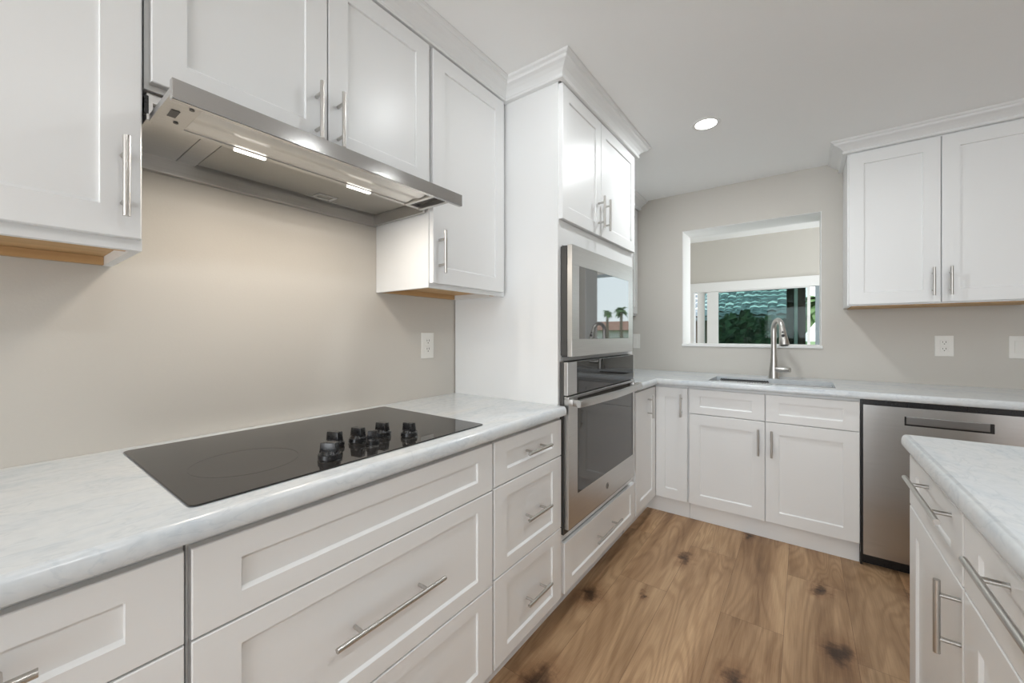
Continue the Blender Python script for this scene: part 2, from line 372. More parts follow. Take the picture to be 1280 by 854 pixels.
# ------------------------------------------------------------------ constants
YB = 3.394          # kitchen back wall
ZC = 2.365          # ceiling
XF = 0.629          # front plane of the left base doors
YF = 2.765          # front plane of the back base doors
ZT, ZU = 0.924, 0.886   # counter top, counter underside
XW = 4.75; YR = -3.3; XL2 = -1.0
Y2 = YB+0.265       # sun-room side of the back wall
Y3 = 7.0            # sun-room far wall
ZC2 = 2.73

# ------------------------------------------------------------------ room shell
struct('floor', box(B(), -1.2, XW+0.1, YR-0.1, Y3+0.14, -0.10, 0.0), M['floor'])
struct('ceiling', box(B(), -0.12, XW+0.1, YR-0.1, YB+0.01, ZC, ZC+0.08), M['ceil'])
struct('wall_left', box(B(), -0.12, 0.0, YR-0.1, YB, 0.0, ZC), M['wall'])
PX0, PX1, PZ0, PZ1 = 0.656, 1.545, 1.148, 2.060       # pass-through opening
bm = B()
box(bm, -1.2, PX0, YB, Y2, 0, ZC2+0.1); box(bm, PX1, XW+0.1, YB, Y2, 0, ZC2+0.1)
box(bm, PX0, PX1, YB, Y2, 0, PZ0); box(bm, PX0, PX1, YB, Y2, PZ1, ZC2+0.1)
struct('wall_back', bm, M['wall'])
bm = B()   # white lining of the pass-through: left and right reveals
box(bm, PX0, PX0+0.004, YB+0.002, Y2-0.002, PZ0, PZ1); box(bm, PX1-0.004, PX1, YB+0.002, Y2-0.002, PZ0, PZ1); box(bm, PX0+0.004, PX1-0.004, YB+0.002, Y2-0.002, PZ1-0.003, PZ1)
struct('trim_1', bm, M['trim'])
struct('trim_2', box(B(), PX0-0.002, PX1+0.006, YB-0.012, Y2+0.012, PZ0-0.020, PZ0+0.001, 0.004), M['trim'])
# rear wall with a window and an opening added for the aisle fill, right wall with a wide doorway
bm = B()
box(bm, -0.12, 0.38, YR-0.1, YR, 0, ZC); box(bm, 0.38, 2.50, YR-0.1, YR, 2.2, ZC); box(bm, 2.12, 2.50, YR-0.1, YR, 0, 2.2); box(bm, 4.10, XW+0.1, YR-0.1, YR, 0, ZC); box(bm, 2.50, 4.10, YR-0.1, YR, 2.05, ZC)
struct('wall_rear', bm, M['wall'])
bm = B()
box(bm, XW, XW+0.1, YR, YB, 0, ZC)
struct('wall_right', bm, M['wall'])

# crown mouldings
def crown(name, path):
    z = ZC
    prof = [(0.0, z-0.071), (0.020, z-0.071), (0.024, z-0.066), (0.024, z-0.060), (0.019, z-0.056), (0.023, z-0.050), (0.032, z-0.040), (0.046, z-0.030),
            (0.060, z-0.024), (0.064, z-0.019), (0.065, z-0.014), (0.074, z-0.010), (0.078, z-0.005), (0.078, z-0.0005), (0.0, z-0.0005)]
    return struct(name, loft_profile(B(), prof, path), M['paint'])
TY0, TY1 = 1.455, 2.358      # tall cabinet
crown('trim_3', [(0.326, -1.6, 1, 0), (0.326, TY0, 1, -1), (0.622, TY0, 1, -1), (0.622, TY1, 1, 1), (0.300, TY1, 1, 1), (0.300, YB, 1, 0)])
crown('trim_4', [(1.655, YB, -1, 0), (1.655, 3.070, -1, -1), (XW, 3.070, 0, -1)])

# ------------------------------------------------------------------ left wall cabinets
def wall_cabinet(name, label, y0, y1, z0, z1, fx, doors, group='upper wall cabinets'):
    t = thing(name, label, 'cabinet', (0, (y0+y1)/2, z0), group)
    bx = fx-0.019              # face-frame plane
    bm = B()
    box(bm, 0.002, bx-0.019, y0, y0+0.016, z0, z1); box(bm, 0.002, bx-0.019, y1-0.016, y1, z0, z1)      # sides
    box(bm, 0.002, bx-0.019, y0+0.016, y1-0.016, z1-0.016, z1)                                         # top
    for a, b_, c, d in ((y0, y0+0.038, z0, z1), (y1-0.038, y1, z0, z1), (y0+0.038, y1-0.038, z0, z0+0.045), (y0+0.038, y1-0.038, z1-0.045, z1)):
        box(bm, bx-0.019, bx-0.0005, a, b_, c, d)
    obj('body', bm, M['paint'], t)
    bm = B(); box(bm, 0.004, bx-0.020, y0+0.0165, y1-0.0165, z0+0.022, z0+0.032)
    box(bm, 0.003, 0.020, y0+0.0165, y1-0.0165, z0+0.001, z0+0.0215)
    for yy in (y0+0.017, y1-0.037): box(bm, bx-0.060, bx-0.022, yy, yy+0.020, z0+0.004, z0+0.0215)
    obj('underside', bm, M['birch'], t, label='raw wood underside')
    for d in doors: front('door', 'L', fx, d[0], d[1], d[2], d[3], t, 0.060, handle=d[4])
    return t
FXU = 0.345
ZD1 = 2.286
wall_cabinet('wall_cabinet', 'white single-door wall cabinet at the left edge, left of the range hood', -0.28, 0.203, 1.400, ZC-0.0005, FXU,
             [(-0.276, 0.199, 1.421, ZD1, (0.171, 1.536, 0.158, True))])
wall_cabinet('wall_cabinet', 'white two-door wall cabinet directly above the steel range hood', 0.206, 0.988, 1.745, ZC-0.0005, FXU,
             [(0.214, 0.594, 1.757, ZD1, (0.562, 1.845, 0.158, True)), (0.598, 0.979, 1.757, ZD1, (0.626, 1.845, 0.158, True))])
wall_cabinet('wall_cabinet', 'white single-door wall cabinet between the range hood and the tall oven cabinet', 0.991, TY0-0.003, 1.400, ZC-0.0005, FXU,
             [(0.997, 1.425, 1.416, ZD1, (1.028, 1.532, 0.158, True))])
# short corner wall cabinet behind the tall unit
t = thing('wall_cabinet', 'narrow white wall cabinet in the far corner, half hidden behind the tall oven cabinet', 'cabinet', (0, 2.9, 1.385), 'upper wall cabinets')
bm = B(); box(bm, 0.002, 0.279, TY1+0.003, YB-0.001, 1.385, ZC-0.0005); obj('body', bm, M['paint'], t)
front('door', 'L', 0.299, TY1+0.01, YB-0.03, 1.400, ZD1, t, 0.06)

# ------------------------------------------------------------------ right upper cabinet on the back wall
t = thing('wall_cabinet', 'white two-door wall cabinet on the back wall, right of the pass-through', 'cabinet', (2.03, YB, 1.387), 'upper wall cabinets')
UX0, UX1, UY = 1.656, 2.420, 3.070
bm = B(); box(bm, UX0, UX1, UY, YB-0.001, 1.392, ZC-0.0005); obj('body', bm, M['paint'], t)
bm = B(); box(bm, UX0+0.02, UX1-0.02, UY+0.02, YB-0.004, 1.387, 1.3919); obj('underside', bm, M['birch'], t, label='raw wood underside')
front('door', 'B', UY-0.019, UX0+0.006, 2.036, 1.399, 2.283, t, 0.066, handle=(2.006, 1.508, 0.150, True))
front('door', 'B', UY-0.019, 2.040, UX1-0.006, 1.399, 2.283, t, 0.066, handle=(2.070, 1.508, 0.150, True))
t = thing('wall_cabinet', 'white wall cabinet beyond the right edge of the back wall run', 'cabinet', (2.8, YB, 1.387), 'upper wall cabinets')
bm = B(); box(bm, UX1+0.003, 3.18, UY, YB-0.001, 1.392, ZC-0.0005); obj('body', bm, M['paint'], t)
front('door', 'B', UY-0.019, UX1+0.01, 2.80, 1.399, 2.283, t, 0.066, handle=(2.77, 1.508, 0.150, True))
front('door', 'B', UY-0.019, 2.804, 3.17, 1.399, 2.283, t, 0.066, handle=(2.834, 1.508, 0.150, True))

# ------------------------------------------------------------------ tall oven cabinet
t = thing('tall_oven_cabinet', 'tall white cabinet housing the microwave and wall oven', 'cabinet', (0.3, (TY0+TY1)/2, 0))
OVY0, OVY1 = 1.490, 2.290
XB = 0.610
bm = B()
for y0 in (TY0, TY1-0.018): box(bm, 0.006, XB, y0, y0+0.018, 0.098, ZC-0.0005); box(bm, 0.002, 0.556, y0, y0+0.018, 0, 0.098)
box(bm, 0.012, XB-0.021, TY0+0.018, TY1-0.018, ZC-0.03, ZC-0.0005)
box(bm, 0.002, 0.012, TY0+0.018, TY1-0.018, 0.11, ZC-0.03)
for z0, z1 in ((0.098, 0.115), (0.336, 0.372), (1.108, 1.126), (1.610, 1.715), (2.275, ZC-0.0005)):
    ya, yb = (OVY0, OVY1) if z0 > 0.2 else (TY0+0.018, TY1-0.018)
    box(bm, XB-0.02, XB, ya, yb, z0, z1)
for z in (0.355, 1.110, 1.70): box(bm, 0.012, XB-0.02, TY0+0.018, TY1-0.018, z, z+0.016)
for y0, y1 in ((TY0+0.018, OVY0), (OVY1, TY1-0.018)): box(bm, XB-0.02, XB, y0, y1, 0.115, ZC-0.0005)
obj('body', bm, M['paint'], t)
bm = B(); box(bm, 0.02, 0.556, TY0+0.018, TY1-0.0005, 0, 0.0975); obj('toe_kick', bm, M['kick'], t)
ymid = 1.857
front('door', 'L', XF, 1.463, ymid-0.002, 1.716, 2.290, t, 0.058, handle=(1.822, 1.825, 0.158, True))
front('door', 'L', XF, ymid+0.002, 2.345, 1.716, 2.290, t, 0.058, handle=(1.892, 1.825, 0.158, True))
front('drawer', 'L', XF, 1.480, 2.345, 0.117, 0.332, t, 0.066, 0.045, handle=(1.905, 0.229, 0.305, False))

# ------------------------------------------------------------------ base cabinets on the left
def base_body(t, x0, x1, y0, y1, front_axis):
    bm = B(); box(bm, x0, x1, y0, y1, 0.112, ZU-0.0005); return obj('body', bm, M['paint'], t)
def left_base(label, y0, y1, splits, rail, handles, rz=0.045):
    t = thing('base_drawer_cabinet', label, 'cabinet', (0.3, (y0+y1)/2, 0), 'base cabinets')
    base_body(t, 0.002, XF-0.020, y0+0.0008, y1-0.0008, 'L')
    bm = B(); box(bm, 0.02, 0.556, y0+0.0008, y1-0.0008, 0, 0.1115); obj('toe_kick', bm, M['kick'], t)
    for (z0, z1), h in zip(splits, handles):
        front('drawer', 'L', XF, y0+0.0035 if y0 > 0.5 else y0+0.004, y1-0.0035, z0, z1, t, rail, rz, handle=h)
    return t
left_base('white base drawer cabinet at the left edge of the counter, left of the cooktop drawers', -0.262, 0.203,
          [(0.716, 0.868), (0.412, 0.712), (0.117, 0.408)], 0.070, [(-0.035, 0.795, 0.158, False), (-0.035, 0.560, 0.158, False), (-0.035, 0.262, 0.158, False)])
left_base('wide white drawer cabinet below the black cooktop, with one long bar pull showing', 0.205, 1.000,
          [(0.716, 0.868), (0.406, 0.712), (0.117, 0.402)], 0.072, [None, (0.598, 0.563, 0.310, False), (0.598, 0.262, 0.310, False)])
left_base('narrow white three-drawer base cabinet between the cooktop drawers and the wall oven', 1.002, TY0-0.001,
          [(0.719, 0.868), (0.416, 0.715), (0.117, 0.412)], 0.070, [(1.240, 0.798, 0.158, False), (1.240, 0.562, 0.158, False), (1.240, 0.259, 0.158, False)])
left_base('white base drawer cabinet beside the camera, out of view on the left', -1.2, -0.265,
          [(0.716, 0.868), (0.412, 0.712), (0.117, 0.408)], 0.070, [None, None, None])

# corner cabinet with two leaves
t = thing('corner_base_cabinet', 'white corner base cabinet with two narrow doors meeting in the corner', 'cabinet', (0.35, 3.05, 0), 'base cabinets')
bm = B(); prism(bm, [(0.002, TY1+0.001), (XF-0.020, TY1+0.001), (XF-0.020, YF+0.020), (0.836, YF+0.020), (0.836, YB-0.002), (0.002, YB-0.002)], 0.112, ZU-0.0005)
obj('body', bm, M['paint'], t)
bm = B(); prism(bm, [(0.02, TY1+0.001), (0.556, TY1+0.001), (0.556, YF+0.050), (0.836, YF+0.050), (0.836, YB-0.02), (0.02, YB-0.02)], 0, 0.1115)
obj('toe_kick', bm, M['kick'], t)
front('door', 'L', XF, 2.372, YF-0.002, 0.117, 0.868, t, 0.075, 0.066, handle=(2.596, 0.755, 0.150, True))
front('door', 'B', YF, XF+0.001, 0.832, 0.117, 0.868, t, 0.062, 0.066, handle=(0.796, 0.755, 0.150, True))

# sink base
SX0, SX1 = 0.838, 1.688
t = thing('sink_base_cabinet', 'white sink base cabinet with two doors and two false drawer fronts', 'cabinet', ((SX0+SX1)/2, 3.05, 0), 'base cabinets')
bm = B()
box(bm, SX0, SX1, YF+0.020, YF+0.040, 0.112, ZU-0.0005); box(bm, SX0, SX0+0.018, YF+0.040, YB-0.002, 0.112, ZU-0.0005); box(bm, SX1-0.018, SX1, YF+0.040, YB-0.002, 0.112, ZU-0.0005)
box(bm, SX0+0.018, SX1-0.018, YF+0.040, YB-0.002, 0.112, 0.13)
obj('body', bm, M['paint'], t)
bm = B(); box(bm, SX0, SX1, YF+0.050, YF+0.068, 0, 0.1115); obj('toe_kick', bm, M['kick'], t)
sm = 1.264
for a, b_, hx in ((SX0+0.005, sm-0.002, 1.230), (sm+0.002, SX1-0.003, 1.297)):
    front('false_drawer_front', 'B', YF, a, b_, 0.709, 0.868, t, 0.066, 0.045)
    front('door', 'B', YF, a, b_, 0.117, 0.705, t, 0.066, 0.066, handle=(hx, 0.584, 0.155, True))

# ------------------------------------------------------------------ counters
def rounded_counter(name, label, loops, mat, origin):
    """loops: list of (polygon, z) rings stacked from underside to top"""
    bm = B(); rings = [[bm.verts.new((x, y, z)) for x, y in poly] for poly, z in loops]
    n = len(rings[0])
    for i in range(len(rings)-1):
        for k in range(n): bm.faces.new((rings[i][k], rings[i][(k+1) % n], rings[i+1][(k+1) % n], rings[i+1][k]))
    bm.faces.new(rings[0][::-1]); bm.faces.new(rings[-1])
    o = obj(name, bm, mat, None, label, True, origin); o['category'] = 'countertop'
    return o
NOSE = [(0.007, 0.0), (0.002, 0.002), (0.0003, 0.006), (0.0, 0.016), (0.0006, 0.023), (0.0025, 0.0295), (0.006, 0.0345), (0.010, 0.0368), (0.015, 0.038)]
XE, YE = 0.652, 2.738
rounded_counter('countertop', 'long veined white countertop on the left holding the black cooktop',
    [([(0.0015, -1.2), (XE-i, -1.2), (XE-i, TY0-0.0005), (0.0015, TY0-0.0005)], ZU+h) for i, h in NOSE], M['marble'], (0.32, 0.1, ZU))
# back counter, L-shaped, with the sink cut-out
KX0, KX1, KY0, KY1 = 0.945, 1.592, 2.835, 3.170
def back_counter():
    bm = B(); rings = []
    for i, h in NOSE:
        z = ZU+h
        rings.append([bm.verts.new(p) for p in ((0.0015, TY1+0.001, z), (XE-i, TY1+0.001, z), (XE-i, YE+i, z), (3.10, YE+i, z), (3.10, YB-0.0015, z), (0.0015, YB-0.0015, z))])
    n = 6
    for i in range(len(rings)-1):
        for k in range(n): bm.faces.new((rings[i][k], rings[i][(k+1) % n], rings[i+1][(k+1) % n], rings[i+1][k]))
    def ring(r, z, flip):
        h = [bm.verts.new(p) for p in ((KX0, KY0, z), (KX1, KY0, z), (KX1, KY1, z), (KX0, KY1, z))]
        a, b_, c, d, e, f = r
        for q in ((a, b_, c, h[0], h[3], f), (c, d, h[1], h[0]), (d, e, h[2], h[1]), (e, f, h[3], h[2])):
            bm.faces.new(q[::-1] if flip else q)
        return h
    lo = ring(rings[0], ZU, True); hi = ring(rings[-1], ZT, False)
    for k in range(4): bm.faces.new((lo[k], lo[(k+1) % 4], hi[(k+1) % 4], hi[k]))
    o = obj('countertop', bm, M['marblex'], None, 'veined white countertop along the back wall with the sink set into it', True, (1.4, 3.06, ZU)); o['category'] = 'countertop'
back_counter()

# ------------------------------------------------------------------ cooktop
t = thing('cooktop', 'black glass electric cooktop with six control knobs set in the left countertop', 'cooktop', (0.32, 0.62, ZT))
def round_rect(x0, x1, y0, y1, r, seg=6):
    pts = []
    for cx, cy, a0 in ((x1-r, y1-r, 0), (x0+r, y1-r, 90), (x0+r, y0+r, 180), (x1-r, y0+r, 270)):
        for k in range(seg+1):
            a = math.radians(a0+90*k/seg); pts.append((cx+r*math.cos(a), cy+r*math.sin(a)))
    return pts
CK = (0.052, 0.596, 0.215, 0.995)
bm = B(); rr = []
for i, h in ((0.005, 0.0002), (0.0008, 0.001), (0.0, 0.002), (0.0005, 0.0030), (0.002, 0.0036)):
    rr.append([bm.verts.new((x, y, ZT+h)) for x, y in round_rect(CK[0]+i, CK[1]-i, CK[2]+i, CK[3]-i, 0.014-i*0.5)])
n = len(rr[0])
for i in range(len(rr)-1):
    for k in range(n): bm.faces.new((rr[i][k], rr[i][(k+1) % n], rr[i+1][(k+1) % n], rr[i+1][k]))
bm.faces.new(rr[0][::-1]); bm.faces.new(rr[-1])
obj('glass_top', bm, M['blackglass'], t, smooth=True)
ZG = ZT+0.0036
def flat_ring(bm, cx, cy, r0, r1, z, seg=64):
    a = [bm.verts.new((cx+r0*math.cos(2*PI*k/seg), cy+r0*math.sin(2*PI*k/seg), z)) for k in range(seg)]
    b_ = [bm.verts.new((cx+r1*math.cos(2*PI*k/seg), cy+r1*math.sin(2*PI*k/seg), z)) for k in range(seg)]
    for k in range(seg): bm.faces.new((a[k], a[(k+1) % seg], b_[(k+1) % seg], b_[k]))
for cx, cy, r in ((0.395, 0.372, 0.108),):
    bm = B(); flat_ring(bm, cx, cy, r-0.0015, r, ZG+0.0002); obj('burner_ring', bm, M['burner'], t)
def knob(x, y, r, rot, h=0.040):
    bm = B()
    tube(bm, (x, y, ZG+0.003), (x, y, ZG+0.013), r, r*0.97, 32); tube(bm, (x, y, ZG+0.013), (x, y, ZG+0.020), r*0.86, r*0.70, 32)
    g = B(); box(g, -r*0.78, r*0.78, -r*0.40, r*0.40, ZG+0.016, ZG+h, 0.0018, 2)
    for v in g.verts:
        k = 1.0-0.10*(v.co.z-ZG-0.018)/(h-0.018); v.co.x *= k; v.co.y *= k
        c, s = math.cos(rot), math.sin(rot); v.co.x, v.co.y = x+v.co.x*c-v.co.y*s, y+v.co.x*s+v.co.y*c
    me = bpy.data.meshes.new('tmp'); g.to_mesh(me); g.free(); bm.from_mesh(me); bpy.data.meshes.remove(me)
    o = obj('knob', bm, M['blackplastic'], t, smooth=True)
    rb = B(); tube(rb, (x, y, ZG+0.0003), (x, y, ZG+0.003), r*0.90, r*0.94, 32); obj('trim_ring', rb, M['chrome'], o, 'chrome ring under the knob', True)
for x, y, r, rot in ((0.535, 0.497, 0.026, 0.6), (0.445, 0.560, 0.025, 0.3), (0.455, 0.622, 0.025, 0.2), (0.518, 0.625, 0.017, 0.9), (0.455, 0.700, 0.025, 0.15), (0.520, 0.745, 0.024, 0.1)):
    knob(x, y, r, rot)

# ------------------------------------------------------------------ range hood (slide-out)
HY0, HY1 = 0.212, 0.982
HZ = 1.676
t = thing('range_hood', 'slim stainless slide-out range hood pulled open above the cooktop', 'range hood', (0.25, 0.597, HZ))
bm = B()
box(bm, 0.002, 0.012, HY0, HY1, HZ, 1.744); box(bm, 0.012, 0.316, HY0, HY0+0.010, HZ+0.010, 1.744); box(bm, 0.012, 0.316, HY1-0.010, HY1, HZ, 1.744)
box(bm, 0.012, 0.316, HY0+0.010, HY1-0.010, 1.724, 1.744)
box(bm, 0.002, 0.022, HY0, HY1, HZ-0.004, HZ)
obj('body', bm, M['steel'], t)
bm = B(); box(bm, 0.030, 0.300, HY0+0.165, HY1-0.012, HZ+0.042, HZ+0.0475); obj('grease_filter', bm, M['filter'], t)
bm = B(); box(bm, 0.012, 0.300, HY0+0.010, HY0+0.118, HZ+0.042, HZ+0.0475); obj('cover_panel', bm, M['steel'], t); bm = B(); box(bm, 0.012, 0.300, HY0+0.120, HY0+0.163, HZ+0.042, HZ+0.0475)
obj('cover_panel', bm, M['steel'], t)
bm = B()
for a, b_, c, d in ((0.040, 0.052, 0.700, 0.770), (0.085, 0.097, 0.700, 0.770), (0.052, 0.085, 0.700, 0.712), (0.052, 0.085, 0.758, 0.770)): box(bm, a, b_, c, d, HZ+0.039, HZ+0.042)
obj('filter_latch', bm, M['chrome'], t)
bm = B(); box(bm, 0.300, 0.318, HY0+0.010, HY1-0.010, HZ+0.010, HZ+0.020, 0.001); obj('lip', bm, M['steel'], t)
# sliding tray
TX0, TX1 = 0.318, 0.492
bm = B(); up_, lo_ = [], []
for k in range(33):
    x = TX0+(TX1-TX0)*k/32; zz = HZ+0.0125-0.0035*math.sin(2.6*2*PI*k/32)*(0.4+0.6*k/32)  # waves added to the underside to imitate streaky reflections
    lo_.append([bm.verts.new((x, y, zz)) for y in (HY0+0.062, HY1-0.095)]); up_.append([bm.verts.new((x, y, HZ+0.021)) for y in (HY0+0.062, HY1-0.095)])
for k in range(32):
    bm.faces.new((lo_[k][0], lo_[k+1][0], lo_[k+1][1], lo_[k][1])); bm.faces.new((up_[k][0], up_[k][1], up_[k+1][1], up_[k+1][0]))
    for j in (0, 1): bm.faces.new((lo_[k][j], up_[k][j], up_[k+1][j], lo_[k+1][j]))
for k in (0, 32): bm.faces.new((lo_[k][0], lo_[k][1], up_[k][1], up_[k][0]))
obj('shelf', bm, simple('satin_shelf', (0.72, 0.71, 0.69), 0.36, metal=0.75), t, smooth=True)
bm = B(); box(bm, TX0-0.006, TX1, HY0+0.004, HY0+0.061, HZ+0.008, HZ+0.022, 0.001)
e = obj('end_cap', bm, M['steel'], t)
for x, y in ((0.352, HY0+0.040), (0.440, HY0+0.046)):
    bm = B(); tube(bm, (x, y, HZ+0.0060), (x, y, HZ+0.0078), 0.0045, seg=14); obj('screw', bm, M['darkgrey'], e)
bm = B(); box(bm, 0.375, 0.412, HY0+0.020, HY0+0.034, HZ+0.0065, HZ+0.0078); obj('slot', bm, M['darkgrey'], e)
bm = B(); box(bm, TX0-0.006, TX1, HY1-0.030, HY1-0.016, HZ+0.004, HZ+0.024, 0.001); obj('slide_rail', bm, M['steel'], t); bm = B(); box(bm, TX0-0.006, TX1-0.03, HY1-0.092, HY1-0.078, HZ+0.006, HZ+0.022, 0.001)
obj('slide_rail', bm, M['steel'], t)
bm = B(); box(bm, TX0-0.004, TX1-0.004, HY1-0.078, HY1-0.030, HZ+0.020, HZ+0.026); obj('rail_cover', bm, M['darkgrey'], t)
bm = B(); box(bm, TX1, TX1+0.014, HY0-0.001, HY1+0.001, HZ-0.013, HZ+0.026, 0.0015); obj('front_visor', bm, M['visor'], t)
bm = B(); box(bm, 0.300, 0.318, HY0-0.004, HY0+0.003, HZ+0.022, HZ+0.060); obj('side_bracket', bm, M['blackplastic'], t, 'black bracket at the left end')
for y0, y1 in ((0.376, 0.446), (0.678, 0.756)):
    bm = B(); box(bm, 0.304, 0.314, y0, y1, HZ+0.0068, HZ+0.0099); obj('lamp', bm, M['led'], t, 'glowing lamp strip')
    l = area('hood_lamp_light', (0.309, (y0+y1)/2, HZ+0.0064), (0, 0, 0), 0.010, y1-y0, 1.5, (1.0, 0.89, 0.76))
    l.data.name = 'hood_lamp_light'

# ------------------------------------------------------------------ microwave
t = thing('microwave', 'built-in stainless microwave with mirror-dark window, above the wall oven', 'microwave', (0.4, 1.83, 1.128))
MY0, MY1, MZ0, MZ1 = 1.474, 2.205, 1.130, 1.604
bm = B(); box(bm, 0.10, 0.640, OVY0+0.004, OVY1-0.004, 1.1265, 1.606); box(bm, 0.612, 0.642, MY0+0.002, MY1-0.002, MZ0+0.004, MZ1-0.004); obj('body', bm, M['darkgrey'], t)
WY0, WY1, WZ0, WZ1 = 1.540, 2.135, 1.204, 1.520
bm = B(); XM = 0.667
box(bm, 0.645, XM, MY0, MY1, WZ1, MZ1, 0.001); box(bm, 0.645, XM, MY0, MY1, MZ0, WZ0, 0.001); box(bm, 0.645, XM, MY0, WY0, WZ0, WZ1); box(bm, 0.645, XM, WY1, MY1, WZ0, WZ1)
obj('door_frame', bm, M['steel'], t)
bm = B(); box(bm, 0.643, XM+0.0012, WY0+0.0005, WY1-0.0005, WZ0+0.0005, WZ1-0.0005, 0.0006); obj('window', bm, M['mwglass'], t, 'mirror-dark glass window')
bm = B(); box(bm, 0.642, 0.645, MY0+0.006, MY0+0.016, MZ0+0.05, MZ1-0.05); box(bm, 0.636, 0.647, MY0+0.004, MY0+0.012, MZ1-0.13, MZ1-0.11); obj('hinge', bm, M['blackplastic'], t)

# ------------------------------------------------------------------ wall oven
t = thing('wall_oven', 'stainless wall oven with dark window and bowed handle, below the microwave', 'oven', (0.4, 1.87, 0.372))
WO0, WO1 = 1.468, 2.275
bm = B(); box(bm, 0.10, 0.628, OVY0+0.004, OVY1-0.004, 0.3725, 1.1075); box(bm, 0.612, 0.630, WO0, WO1, 0.3735, 1.1075); obj('body', bm, M['darkgrey'], t)
XO = 0.650
bm = B(); box(bm, 0.631, XO, WO0, WO0+0.085, 0.966, 1.106, 0.001); box(bm, 0.631, XO, WO1-0.016, WO1, 0.966, 1.106, 0.001); box(bm, 0.631, XO-0.004, WO0+0.085, WO1-0.016, 0.966, 1.106)
p = obj('control_panel', bm, M['steel'], t)
bm = B(); box(bm, XO-0.0035, XO+0.0008, WO0+0.086, WO1-0.0165, 0.9665, 1.1055); obj('display_glass', bm, M['blackglass'], p, 'black glass touch display')
# door: frame round the window
DZ0, DZ1 = 0.398, 0.960
VY0, VY1, VZ0, VZ1 = WO0+0.088, WO1-0.030, 0.530, 0.948
bm = B()
box(bm, 0.631, XO+0.002, WO0+0.004, WO1, DZ0, VZ0, 0.0015); box(bm, 0.631, XO+0.002, WO0+0.004, WO1, VZ1, DZ1, 0.0015)
box(bm, 0.631, XO+0.002, WO0+0.004, VY0, VZ0, VZ1); box(bm, 0.631, XO+0.002, VY1, WO1, VZ0, VZ1)
d = obj('door', bm, M['steel'], t)
bm = B(); box(bm, 0.633, XO+0.003, VY0+0.0005, VY1-0.0005, VZ0+0.0005, VZ1-0.0005); obj('window', bm, M['ovenglass'], d, 'dark glass oven window')
bm = B(); ny = 24; zc, hh = 0.930, 0.017
ring = []
for k in range(ny+1):
    s = k/ny; y = WO0+0.035+s*(WO1-WO0-0.020); bow = 0.040+0.024*math.sin(PI*s)
    if k == 0 or k == ny: bow -= 0.004
    ring.append([bm.verts.new((XO+bow+a, y, zc+c)) for a, c in ((-0.010, -hh), (0.004, -hh*0.85), (0.008, 0), (0.004, hh*0.85), (-0.010, hh), (-0.013, 0))])
for k in range(ny):
    for j in range(6): bm.faces.new((ring[k][j], ring[k][(j+1) % 6], ring[k+1][(j+1) % 6], ring[k+1][j]))
bm.faces.new(ring[0]); bm.faces.new(ring[-1][::-1])
for y in (WO0+0.040, WO1+0.006): box(bm, XO, XO+0.044, y-0.012 if y > 2 else y, y+0.003 if y > 2 else y+0.018, zc-0.014, zc+0.014, 0.002)
obj('handle', bm, M['steel'], d, smooth=True)
bm = B(); tube(bm, (XO+0.002, 1.880, 0.462), (XO+0.0035, 1.880, 0.462), 0.016, seg=28)
e = obj('emblem', bm, M['darkgrey'], d, 'small round maker emblem')
bm = B()
sg = 28
for r0, r1 in ((0.0125, 0.0145),):
    a = [bm.verts.new((XO+0.0038, 1.880+r0*math.cos(2*PI*k/sg), 0.462+r0*math.sin(2*PI*k/sg))) for k in range(sg)]
    b_ = [bm.verts.new((XO+0.0038, 1.880+r1*math.cos(2*PI*k/sg), 0.462+r1*math.sin(2*PI*k/sg))) for k in range(sg)]
    for k in range(sg): bm.faces.new((a[k], a[(k+1) % sg], b_[(k+1) % sg], b_[k]))
for cy in (-0.0045, 0.0045):
    pts = [(XO+0.004, 1.880+cy+0.004*math.cos(q*PI/8), 0.462+0.006*math.sin(q*PI/8)) for q in range(2, 15)]
    sweep(bm, pts, [0.0009]*len(pts), 6)
obj('emblem_script', bm, M['chrome'], e, 'silver ring and script')

# ------------------------------------------------------------------ dishwasher
t = thing('dishwasher', 'stainless dishwasher with pocket handle under the back counter', 'dishwasher', (1.995, 3.05, 0))
DX0, DX1 = SX1+0.001, 2.302
bm = B(); box(bm, DX0, DX1, YF+0.030, YB-0.01, 0.105, ZU-0.002); obj('tub', bm, M['blackplastic'], t)
bm = B(); box(bm, DX0, DX1, YF+0.060, YF+0.075, 0, 0.104); obj('toe_kick', bm, M['blackplastic'], t, 'black toe kick')
px0, px1, pz0, pz1 = 1.854, 2.150, 0.767, 0.812
bm = B(); y0, y1 = YF-0.002, YF+0.029
fx0, fx1, fz0, fz1 = DX0+0.010, DX1-0.008, 0.070, 0.856
box(bm, fx0, px0, y0, y1, fz0, fz1, 0.002); box(bm, px1, fx1, y0, y1, fz0, fz1, 0.002); box(bm, px0, px1, y0, y1, fz0, pz0); box(bm, px0, px1, y0, y1, pz1, fz1)
bm.free(); bm = B()
